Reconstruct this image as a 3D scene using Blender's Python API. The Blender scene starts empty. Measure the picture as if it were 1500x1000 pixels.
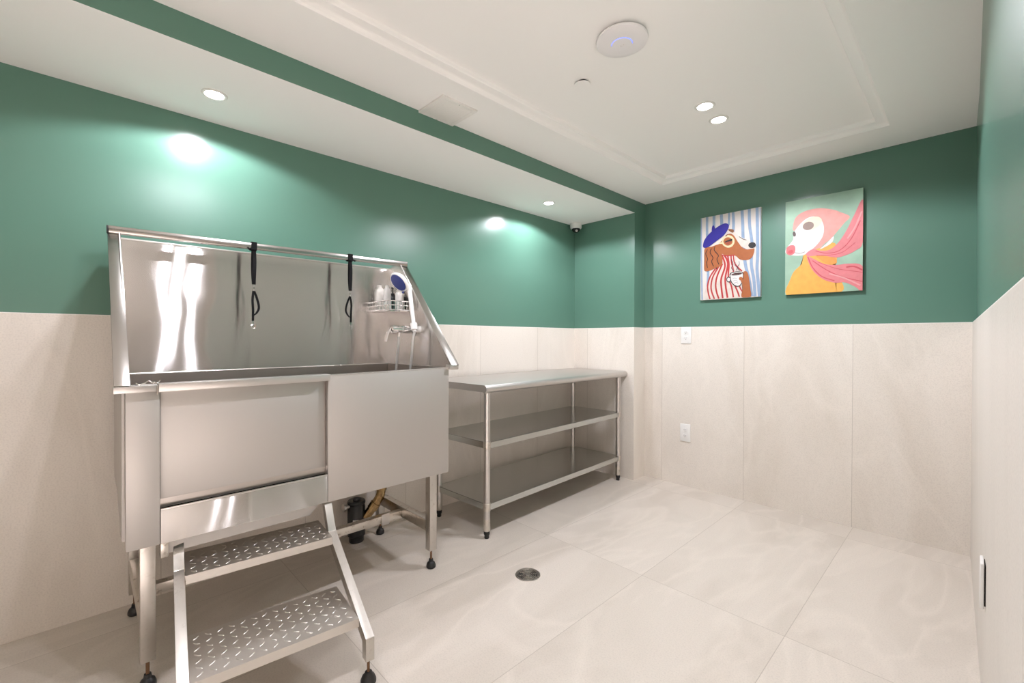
import bpy, bmesh, math, random
from mathutils import Vector, Matrix
random.seed(7)
S = bpy.context.scene
COL = S.collection
PI = math.pi

# ------------------------------------------------------------------ helpers
class MB:
    """collects shapes (world metres) and links them as one mesh object"""
    def __init__(s):
        s.bm = bmesh.new(); s.mi = 0
    def _mark(s, n0):
        for f in list(s.bm.faces)[n0:]:
            f.material_index = s.mi
    def box(s, x0, x1, y0, y1, z0, z1, bev=0.0, seg=2):
        return s.obox(Vector(((x0+x1)/2, (y0+y1)/2, (z0+z1)/2)), Vector((1,0,0)), Vector((0,1,0)), Vector((0,0,1)),
                      abs(x1-x0), abs(y1-y0), abs(z1-z0), bev, seg)
    def obox(s, c, ax, ay, az, lx, ly, lz, bev=0.0, seg=2):
        t = bmesh.new()
        vs = []
        for k in (-.5, .5):
            for (i, j) in ((-.5,-.5), (.5,-.5), (.5,.5), (-.5,.5)):
                vs.append(t.verts.new(c + ax*(i*lx) + ay*(j*ly) + az*(k*lz)))
        for q in ((3,2,1,0), (4,5,6,7), (0,1,5,4), (1,2,6,5), (2,3,7,6), (3,0,4,7)):
            t.faces.new([vs[i] for i in q])
        if bev > 0:
            bmesh.ops.bevel(t, geom=t.edges[:], offset=bev, segments=seg, profile=.5, affect='EDGES')
        s._merge(t); return s
    def _merge(s, t):
        bmesh.ops.recalc_face_normals(t, faces=t.faces[:])
        n0 = len(s.bm.faces)
        mp = {}
        for v in t.verts: mp[v] = s.bm.verts.new(v.co)
        for f in t.faces:
            try:
                nf = s.bm.faces.new([mp[v] for v in f.verts]); nf.material_index = s.mi
            except ValueError: pass
        t.free()
    def bar(s, p, q, w, h, up=(0,0,1), bev=0.0):
        p = Vector(p); q = Vector(q); d = q-p; L = d.length; d.normalize()
        u = Vector(up); a = d.cross(u)
        if a.length < 1e-5: a = d.cross(Vector((1,0,0)))
        a.normalize(); u = a.cross(d).normalized()
        return s.obox((p+q)/2, d, a, u, L, w, h, bev)
    def prism(s, pts, nrm, th, bev=0.0):
        """polygon (3-D points) extruded by nrm*th"""
        t = bmesh.new(); n = Vector(nrm).normalized()*th
        a = [t.verts.new(Vector(p)) for p in pts]; b = [t.verts.new(Vector(p)+n) for p in pts]
        t.faces.new(a[::-1]); t.faces.new(b)
        for i in range(len(a)):
            j = (i+1) % len(a); t.faces.new((a[i], a[j], b[j], b[i]))
        if bev: bmesh.ops.bevel(t, geom=t.edges[:], offset=bev, segments=2, profile=.5, affect='EDGES')
        s._merge(t); return s
    def rings(s, rr, close=True, cap=True):
        t = bmesh.new(); R = [[t.verts.new(p) for p in r] for r in rr]
        n = len(R[0])
        for i in range(len(R)-1):
            for j in range(n if close else n-1):
                k = (j+1) % n
                t.faces.new((R[i][j], R[i][k], R[i+1][k], R[i+1][j]))
        if cap and close:
            t.faces.new(R[0][::-1]); t.faces.new(R[-1])
        s._merge(t); return s
    def tube(s, pts, r, n=10, cap=True):
        pts = [Vector(p) for p in pts]; rr = []; prev = None
        for i, p in enumerate(pts):
            d = (pts[min(i+1, len(pts)-1)] - pts[max(i-1, 0)]).normalized()
            if prev is None:
                a = d.cross(Vector((0,0,1)))
                if a.length < 1e-3: a = d.cross(Vector((1,0,0)))
            else:
                a = prev - d*prev.dot(d)
            a.normalize(); prev = a; b = d.cross(a)
            ri = r[i] if isinstance(r, (list, tuple)) else r
            rr.append([p + (a*math.cos(2*PI*k/n) + b*math.sin(2*PI*k/n))*ri for k in range(n)])
        return s.rings(rr, True, cap)
    def cyl(s, p, q, r, n=20, r2=None):
        return s.tube([p, q], [r, r if r2 is None else r2], n)
    def lathe(s, c, prof, n=32, axis=(0,0,1), cap=True):
        """prof: list of (radius, height along axis)"""
        c = Vector(c); ax = Vector(axis).normalized()
        a = ax.cross(Vector((0,0,1)))
        if a.length < 1e-3: a = Vector((1,0,0))
        a.normalize(); b = ax.cross(a)
        rr = [[c + ax*h + (a*math.cos(2*PI*k/n) + b*math.sin(2*PI*k/n))*max(r, 1e-5) for k in range(n)] for r, h in prof]
        return s.rings(rr, True, cap)
    def strip(s, pts, w, th, wdir):
        """flat strap: width w along wdir, thickness th, following pts"""
        pts = [Vector(p) for p in pts]; wd = Vector(wdir).normalized(); rr = []
        for i, p in enumerate(pts):
            d = (pts[min(i+1, len(pts)-1)] - pts[max(i-1, 0)]).normalized()
            n = d.cross(wd).normalized()
            rr.append([p+wd*w/2+n*th/2, p-wd*w/2+n*th/2, p-wd*w/2-n*th/2, p+wd*w/2-n*th/2])
        return s.rings(rr, True, True)
    def torus(s, c, R, r, axis=(0,0,1), n=28, m=8, a0=0, a1=2*PI):
        c = Vector(c); ax = Vector(axis).normalized(); a = ax.cross(Vector((0,0,1)))
        if a.length < 1e-3: a = Vector((1,0,0))
        a.normalize(); b = ax.cross(a)
        full = abs(a1-a0-2*PI) < 1e-6
        pts = [c + (a*math.cos(a0+(a1-a0)*k/n) + b*math.sin(a0+(a1-a0)*k/n))*R for k in range(n+1)]
        return s.tube(pts, r, m)
    def build(s, name, mats, parent=None, world=True, smooth=35):
        me = bpy.data.meshes.new(name)
        s.bm.to_mesh(me); s.bm.free()
        for m in (mats if isinstance(mats, (list, tuple)) else [mats]): me.materials.append(m)
        if smooth:
            for p in me.polygons: p.use_smooth = True
            me.set_sharp_from_angle(angle=math.radians(smooth))
        o = bpy.data.objects.new(name, me); COL.objects.link(o)
        if parent is not None:
            o.parent = parent
            if world:
                off = Vector((0,0,0)); q = parent
                while q is not None: off += q.location; q = q.parent
                me.transform(Matrix.Translation(-off))
        return o

def spline(pts, k=8, closed=False):
    P = [Vector(p) for p in pts]; n = len(P); out = []
    rng = n if closed else n-1
    for i in range(rng):
        if closed: a, b, c, d = P[(i-1) % n], P[i], P[(i+1) % n], P[(i+2) % n]
        else: a, b, c, d = P[max(i-1,0)], P[i], P[i+1], P[min(i+2,n-1)]
        for j in range(k):
            t = j/k
            out.append(.5*((2*b) + (c-a)*t + (2*a-5*b+4*c-d)*t*t + (3*b-a-3*c+d)*t**3))
    if not closed: out.append(P[-1])
    return out

def thing(name, loc, label, cat, group=None, rz=0):
    o = bpy.data.objects.new(name, None); COL.objects.link(o)
    o.empty_display_size = .05
    o.location = loc; o.rotation_euler = (0, 0, rz)
    return tag(o, label, cat, group)
def tag(o, label, cat, group=None):
    o['label'] = label; o['category'] = cat
    if group: o['group'] = group
    return o
def struct(o):
    o['kind'] = 'structure'; return o
def copy_tree(o, parent=None):
    c = o.copy(); COL.objects.link(c)
    if parent is not None: c.parent = parent
    for ch in list(o.children): copy_tree(ch, c)
    return c

# ------------------------------------------------------------------ materials
def newmat(name):
    m = bpy.data.materials.new(name); m.use_nodes = True
    nt = m.node_tree; nt.nodes.clear()
    out = nt.nodes.new('ShaderNodeOutputMaterial'); b = nt.nodes.new('ShaderNodeBsdfPrincipled')
    nt.links.new(b.outputs[0], out.inputs[0])
    return m, nt, b
def nd(nt, t, **kw):
    n = nt.nodes.new(t)
    for k, v in kw.items():
        if k.startswith('i_'):
            key = k[2:]
            n.inputs[int(key) if key.isdigit() else key].default_value = v
        else: setattr(n, k, v)
    return n
def mth(nt, op, a, b=None, c=None):
    n = nt.nodes.new('ShaderNodeMath'); n.operation = op
    for i, v in enumerate((a, b, c)):
        if v is None: continue
        if isinstance(v, (int, float)): n.inputs[i].default_value = v
        else: nt.links.new(v, n.inputs[i])
    return n.outputs[0]
def mixc(nt, f, a, b, blend='MIX'):
    n = nt.nodes.new('ShaderNodeMix'); n.data_type = 'RGBA'; n.blend_type = blend
    for sock, v in ((n.inputs[0], f), (n.inputs[6], a), (n.inputs[7], b)):
        if isinstance(v, (int, float)): sock.default_value = v
        elif isinstance(v, (tuple, list)): sock.default_value = (*v[:3], 1)
        else: nt.links.new(v, sock)
    return n.outputs[2]
def ramp(nt, f, stops):
    n = nt.nodes.new('ShaderNodeValToRGB'); e = n.color_ramp.elements
    while len(e) < len(stops): e.new(.5)
    for i, (p, c) in enumerate(stops):
        e[i].position = p; e[i].color = (*(c if isinstance(c, (tuple, list)) else (c, c, c)), 1)
    nt.links.new(f, n.inputs[0]); return n.outputs[0]
def plain(name, col, rough=.5, metal=0, spec=.5, noise=0.0, nscale=20):
    m, nt, b = newmat(name)
    b.inputs['Roughness'].default_value = rough; b.inputs['Metallic'].default_value = metal
    b.inputs['Specular IOR Level'].default_value = spec
    if noise:
        g = nd(nt, 'ShaderNodeNewGeometry')
        n = nd(nt, 'ShaderNodeTexNoise', i_Scale=nscale, i_Detail=4.0); nt.links.new(g.outputs['Position'], n.inputs['Vector'])
        lo = tuple(c*(1-noise) for c in col); hi = tuple(min(1, c*(1+noise)) for c in col)
        nt.links.new(ramp(nt, n.outputs['Fac'], [(.3, lo), (.7, hi)]), b.inputs['Base Color'])
    else: b.inputs['Base Color'].default_value = (*col, 1)
    return m
def emit(name, col, st):
    m, nt, b = newmat(name)
    b.inputs['Base Color'].default_value = (*col, 1)
    b.inputs['Emission Color'].default_value = (*col, 1); b.inputs['Emission Strength'].default_value = st
    return m
def steel(name, col=(.62,.59,.56), rough=.40, aniso=.95, tang=(0,0,1), wave=.0, grain=.0, stain=.0):
    m, nt, b = newmat(name)
    b.inputs['Metallic'].default_value = 1
    b.inputs['Anisotropic'].default_value = aniso
    cx = nd(nt, 'ShaderNodeCombineXYZ', i_0=tang[0], i_1=tang[1], i_2=tang[2])
    if aniso: nt.links.new(cx.outputs[0], b.inputs['Tangent'])
    g = nd(nt, 'ShaderNodeNewGeometry')
    mp = nd(nt, 'ShaderNodeMapping'); mp.inputs['Scale'].default_value = (30, 1.5, 60)
    nt.links.new(g.outputs['Position'], mp.inputs[0])
    n = nd(nt, 'ShaderNodeTexNoise', i_Scale=3.0, i_Detail=5.0); nt.links.new(mp.outputs[0], n.inputs['Vector'])
    rr = nt.nodes.new('ShaderNodeMapRange'); rr.inputs[1].default_value = .3; rr.inputs[2].default_value = .7
    rr.inputs[3].default_value = rough*1.0; rr.inputs[4].default_value = rough*1.0
    nt.links.new(n.outputs['Fac'], rr.inputs[0]); nt.links.new(rr.outputs[0], b.inputs['Roughness'])
    c = ramp(nt, n.outputs['Fac'], [(.3, tuple(v*1.0 for v in col)), (.7, tuple(min(1, v*1.0) for v in col))])
    if stain:
        n2 = nd(nt, 'ShaderNodeTexNoise', i_Scale=38.0, i_Detail=6.0, i_Roughness=.7)
        nt.links.new(g.outputs['Position'], n2.inputs['Vector'])
        f = ramp(nt, n2.outputs['Fac'], [(.56, 0.0), (.70, stain)])
        c = mixc(nt, f, c, (.20, .15, .10))
    nt.links.new(c, b.inputs['Base Color'])
    if wave:
        n3 = nd(nt, 'ShaderNodeTexNoise', i_Scale=4.5, i_Detail=1.0); nt.links.new(g.outputs['Position'], n3.inputs['Vector'])
        bp = nd(nt, 'ShaderNodeBump', i_Strength=1.0, i_Distance=wave)
        nt.links.new(n3.outputs['Fac'], bp.inputs['Height']); nt.links.new(bp.outputs[0], b.inputs['Normal'])
    return m

def brushed(name, col, rough, an, wave=0.0):
    """sheet steel brushed along the horizontal: reflections smear upwards and downwards"""
    m = bpy.data.materials.new(name); m.use_nodes = True; nt = m.node_tree; nt.nodes.clear()
    out = nt.nodes.new('ShaderNodeOutputMaterial')
    g = nd(nt, 'ShaderNodeNewGeometry')
    cr = nd(nt, 'ShaderNodeVectorMath', operation='CROSS_PRODUCT'); cr.inputs[0].default_value = (0, 0, 1); nt.links.new(g.outputs['True Normal'], cr.inputs[1])
    b = nd(nt, 'ShaderNodeBsdfAnisotropic'); b.inputs['Color'].default_value = (*col, 1)
    b.inputs['Roughness'].default_value = rough; b.inputs['Anisotropy'].default_value = an
    nt.links.new(cr.outputs[0], b.inputs['Tangent'])
    if wave:
        n3 = nd(nt, 'ShaderNodeTexNoise', i_Scale=4.0, i_Detail=1.0); nt.links.new(g.outputs['Position'], n3.inputs['Vector'])
        bp = nd(nt, 'ShaderNodeBump', i_Strength=1.0, i_Distance=wave)
        nt.links.new(n3.outputs['Fac'], bp.inputs['Height']); nt.links.new(bp.outputs[0], b.inputs['Normal'])
    nt.links.new(b.outputs[0], out.inputs[0])
    return m

def tile(name, u, v, pu, ou, pv, ov, zmax=None, light=(.755,.70,.635), dark=(.695,.635,.565), joint=(.40,.35,.30), jw=.0013, vein=.22, rough=.42, seed=0., vscale=1.0):
    """large-format porcelain: u, v are the axes ('X','Y','Z') the joints repeat along"""
    m, nt, b = newmat(name)
    g = nd(nt, 'ShaderNodeNewGeometry'); sp = nd(nt, 'ShaderNodeSeparateXYZ'); nt.links.new(g.outputs['Position'], sp.inputs[0])
    def cell(ax, per, off):
        s_ = mth(nt, 'DIVIDE', mth(nt, 'SUBTRACT', sp.outputs[ax], off), per)
        fr = mth(nt, 'FRACT', s_); fl = mth(nt, 'FLOOR', s_)
        d = mth(nt, 'MULTIPLY', mth(nt, 'SUBTRACT', .5, mth(nt, 'ABSOLUTE', mth(nt, 'SUBTRACT', fr, .5))), per)
        return fl, mth(nt, 'LESS_THAN', d, jw)
    f1, j1 = cell(u, pu, ou)
    if pv: f2, j2 = cell(v, pv, ov); jm = mth(nt, 'MAXIMUM', j1, j2)
    else: f2 = None; jm = j1
    idv = nd(nt, 'ShaderNodeCombineXYZ', i_2=seed); nt.links.new(f1, idv.inputs[0])
    if f2 is not None: nt.links.new(f2, idv.inputs[1])
    wn = nd(nt, 'ShaderNodeTexWhiteNoise', noise_dimensions='3D'); nt.links.new(idv.outputs[0], wn.inputs['Vector'])
    sc = nd(nt, 'ShaderNodeVectorMath', operation='SCALE'); sc.inputs['Scale'].default_value = 23.0
    nt.links.new(wn.outputs['Color'], sc.inputs[0])
    ad = nd(nt, 'ShaderNodeVectorMath', operation='ADD'); nt.links.new(sc.outputs[0], ad.inputs[0]); nt.links.new(g.outputs['Position'], ad.inputs[1])
    mp = nd(nt, 'ShaderNodeMapping'); st = {'X': 1.5, 'Y': 1.5, 'Z': 1.5}; st[v] = .55
    mp.inputs['Scale'].default_value = (st['X']*vscale, st['Y']*vscale, st['Z']*vscale)
    nt.links.new(ad.outputs[0], mp.inputs[0])
    n1 = nd(nt, 'ShaderNodeTexNoise', i_Scale=1.6, i_Detail=4.0, i_Roughness=.55, i_Distortion=.9); nt.links.new(mp.outputs[0], n1.inputs['Vector'])
    base = ramp(nt, n1.outputs['Fac'], [(.34, dark), (.56, light)])
    # pale drifting veins: thin ridges of a distorted noise
    n2 = nd(nt, 'ShaderNodeTexNoise', i_Scale=1.15, i_Detail=3.0, i_Roughness=.5, i_Distortion=1.6); nt.links.new(mp.outputs[0], n2.inputs['Vector'])
    rid = mth(nt, 'ABSOLUTE', mth(nt, 'SUBTRACT', n2.outputs['Fac'], .5))
    vf = ramp(nt, rid, [(.0, vein), (.045, 0.0)])
    base = mixc(nt, vf, base, tuple(min(1, c*1.13) for c in light))
    # fine speckle
    n3 = nd(nt, 'ShaderNodeTexNoise', i_Scale=170.0, i_Detail=3.0); nt.links.new(g.outputs['Position'], n3.inputs['Vector'])
    spk = ramp(nt, n3.outputs['Fac'], [(.30, .90), (.55, 1.0)])
    base = mixc(nt, 1.0, base, spk, 'MULTIPLY')
    base = mixc(nt, mth(nt, 'MULTIPLY', jm, .7), base, joint)
    nt.links.new(base, b.inputs['Base Color'])
    b.inputs['Roughness'].default_value = rough; b.inputs['Specular IOR Level'].default_value = .35
    return m

M = {}
def paint(name, col, rough, spec=.5):
    m, nt, b = newmat(name)
    b.inputs['Base Color'].default_value = (*col, 1); b.inputs['Roughness'].default_value = rough
    b.inputs['Specular IOR Level'].default_value = spec
    g = nd(nt, 'ShaderNodeNewGeometry'); n = nd(nt, 'ShaderNodeTexNoise', i_Scale=140.0, i_Detail=2.0)
    nt.links.new(g.outputs['Position'], n.inputs['Vector'])
    bp = nd(nt, 'ShaderNodeBump', i_Strength=.12, i_Distance=.0006); nt.links.new(n.outputs['Fac'], bp.inputs['Height'])
    nt.links.new(bp.outputs[0], b.inputs['Normal'])
    return m
M['green'] = paint('green_satin_paint', (.107, .221, .167), .25)
M['white'] = paint('white_ceiling_paint', (.92, .91, .895), .75, .3)
M['tile_left'] = tile('porcelain_side', 'Y', 'Z', .645, .25, None, 0, seed=3.)
M['tile_back'] = tile('porcelain_back', 'X', 'Z', .6475, .799, None, 0, seed=8.)
M['tile_right'] = tile('porcelain_right', 'Y', 'Z', 4.0, -3., None, 0, seed=5., light=(.70,.655,.60), dark=(.67,.625,.57), vein=.04)
M['floor'] = tile('porcelain_floor', 'X', 'Y', .6365, .192, 1.275, .755, seed=1., rough=.38, light=(.67,.61,.545), dark=(.605,.545,.48), vein=.40, joint=(.40,.35,.30), jw=.0014)
M['plastic'] = plain('white_plastic', (.80,.79,.77), .35)
M['trimwhite'] = plain('white_enamel', (.82,.80,.77), .45)
M['steel_v'] = steel('matt_steel_panel', (.545,.52,.495), .52, 0)
M['steel_strip'] = brushed('brushed_steel_strip', (.62,.595,.57), .23, .88, .003)
M['steel_back'] = brushed('brushed_steel_splash', (.76,.735,.71), .20, .90, .004)
M['steel'] = steel('stainless_tube', (.62,.595,.57), .30, 0)
M['basin'] = steel('basin_steel', (.56,.52,.485), .30, 0)
M['flange'] = steel('flange_steel', (.50,.475,.45), .22, 0)
M['steel_leg'] = steel('leg_steel', (.60,.57,.53), .32, 0, stain=.25)
M['edge'] = steel('folded_steel_edge', (.60,.575,.55), .38, 0)
M['corridor'] = plain('corridor_plaster', (.50,.45,.40), .8)
M['steel_old'] = steel('stained_stainless', (.66,.62,.565), .30, 0, stain=.75)
M['steel_top'] = steel('worktop_stainless', (.62,.595,.57), .42, 0)
M['galv'] = steel('grey_galvanised_shelf', (.56,.575,.555), .20, 0)
M['plate'] = steel('checker_plate', (.72,.685,.64), .40, 0)
M['chrome'] = plain('chrome', (.80,.79,.78), .07, 1)
M['rubber'] = plain('black_rubber', (.012,.012,.012), .45)
M['nylon'] = plain('black_nylon', (.009,.009,.010), .75, spec=.15)
M['blackplastic'] = plain('black_plastic', (.016,.016,.017), .35)
M['brass'] = plain('aged_brass', (.42,.29,.14), .24, 1, noise=.25, nscale=60)
M['rust'] = plain('rusty_rod', (.20,.11,.06), .6, .6, noise=.3)
M['dark'] = plain('dark_void', (.01,.009,.008), .8)  # near-black colour for the shade inside gaps and hollows
M['blue'] = plain('blue_spray_plate', (.025,.045,.24), .3)
M['lens'] = emit('lamp_lens', (1,.955,.89), 28)
M['led'] = emit('blue_led', (.08,.16,.85), 1.6)
M['apwhite'] = plain('soft_white_plastic', (.82,.80,.81), .5)
M['glassdark'] = plain('dark_dome', (.02,.02,.021), .08)
M['label'] = plain('paper_label', (.75,.74,.72), .6)
M['cream_bottle'] = plain('white_bottle', (.66,.63,.585), .35)
M['pale_grey'] = plain('pale_grey_plastic', (.55,.53,.50), .4)
for n, c in dict(blue_=(.33,.44,.60), cream=(.80,.71,.64), red=(.55,.045,.045), tan=(.47,.15,.045), black=(.02,.016,.018), brown=(.28,.12,.05),
                 butter=(.86,.74,.47), rust=(.40,.09,.05), beret=(.035,.025,.33), paper=(.84,.81,.78), coffee=(.09,.03,.022), grey=(.35,.36,.40), ink=(.05,.045,.09),
                 hood=(.88,.40,.35), amber=(.95,.50,.10), snow=(.86,.82,.80), butter2=(.90,.79,.60), taupe=(.33,.235,.195), taupe2=(.13,.09,.08), rose=(.82,.22,.23),
                 rose2=(.72,.12,.14), scarf=(.85,.27,.29), amber2=(.93,.40,.08), scarf2=(.70,.11,.14), scarf3=(.90,.42,.42)).items():
    M['a_'+n.rstrip('_')] = plain('picture_'+n.rstrip('_'), tuple(.76*v**1.08 for v in c), .55, noise=.06, nscale=30)
M['a_stripebg'] = plain('picture_ivory', (.62,.57,.53), .55)
M['a_mint'] = plain('picture_mint', (.28,.43,.32), .55, noise=.22, nscale=5)
M['canvas'] = plain('canvas_edge', (.70,.68,.64), .7)
M['canvas_dark'] = plain('canvas_dark_edge', (.10,.12,.09), .7)
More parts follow.
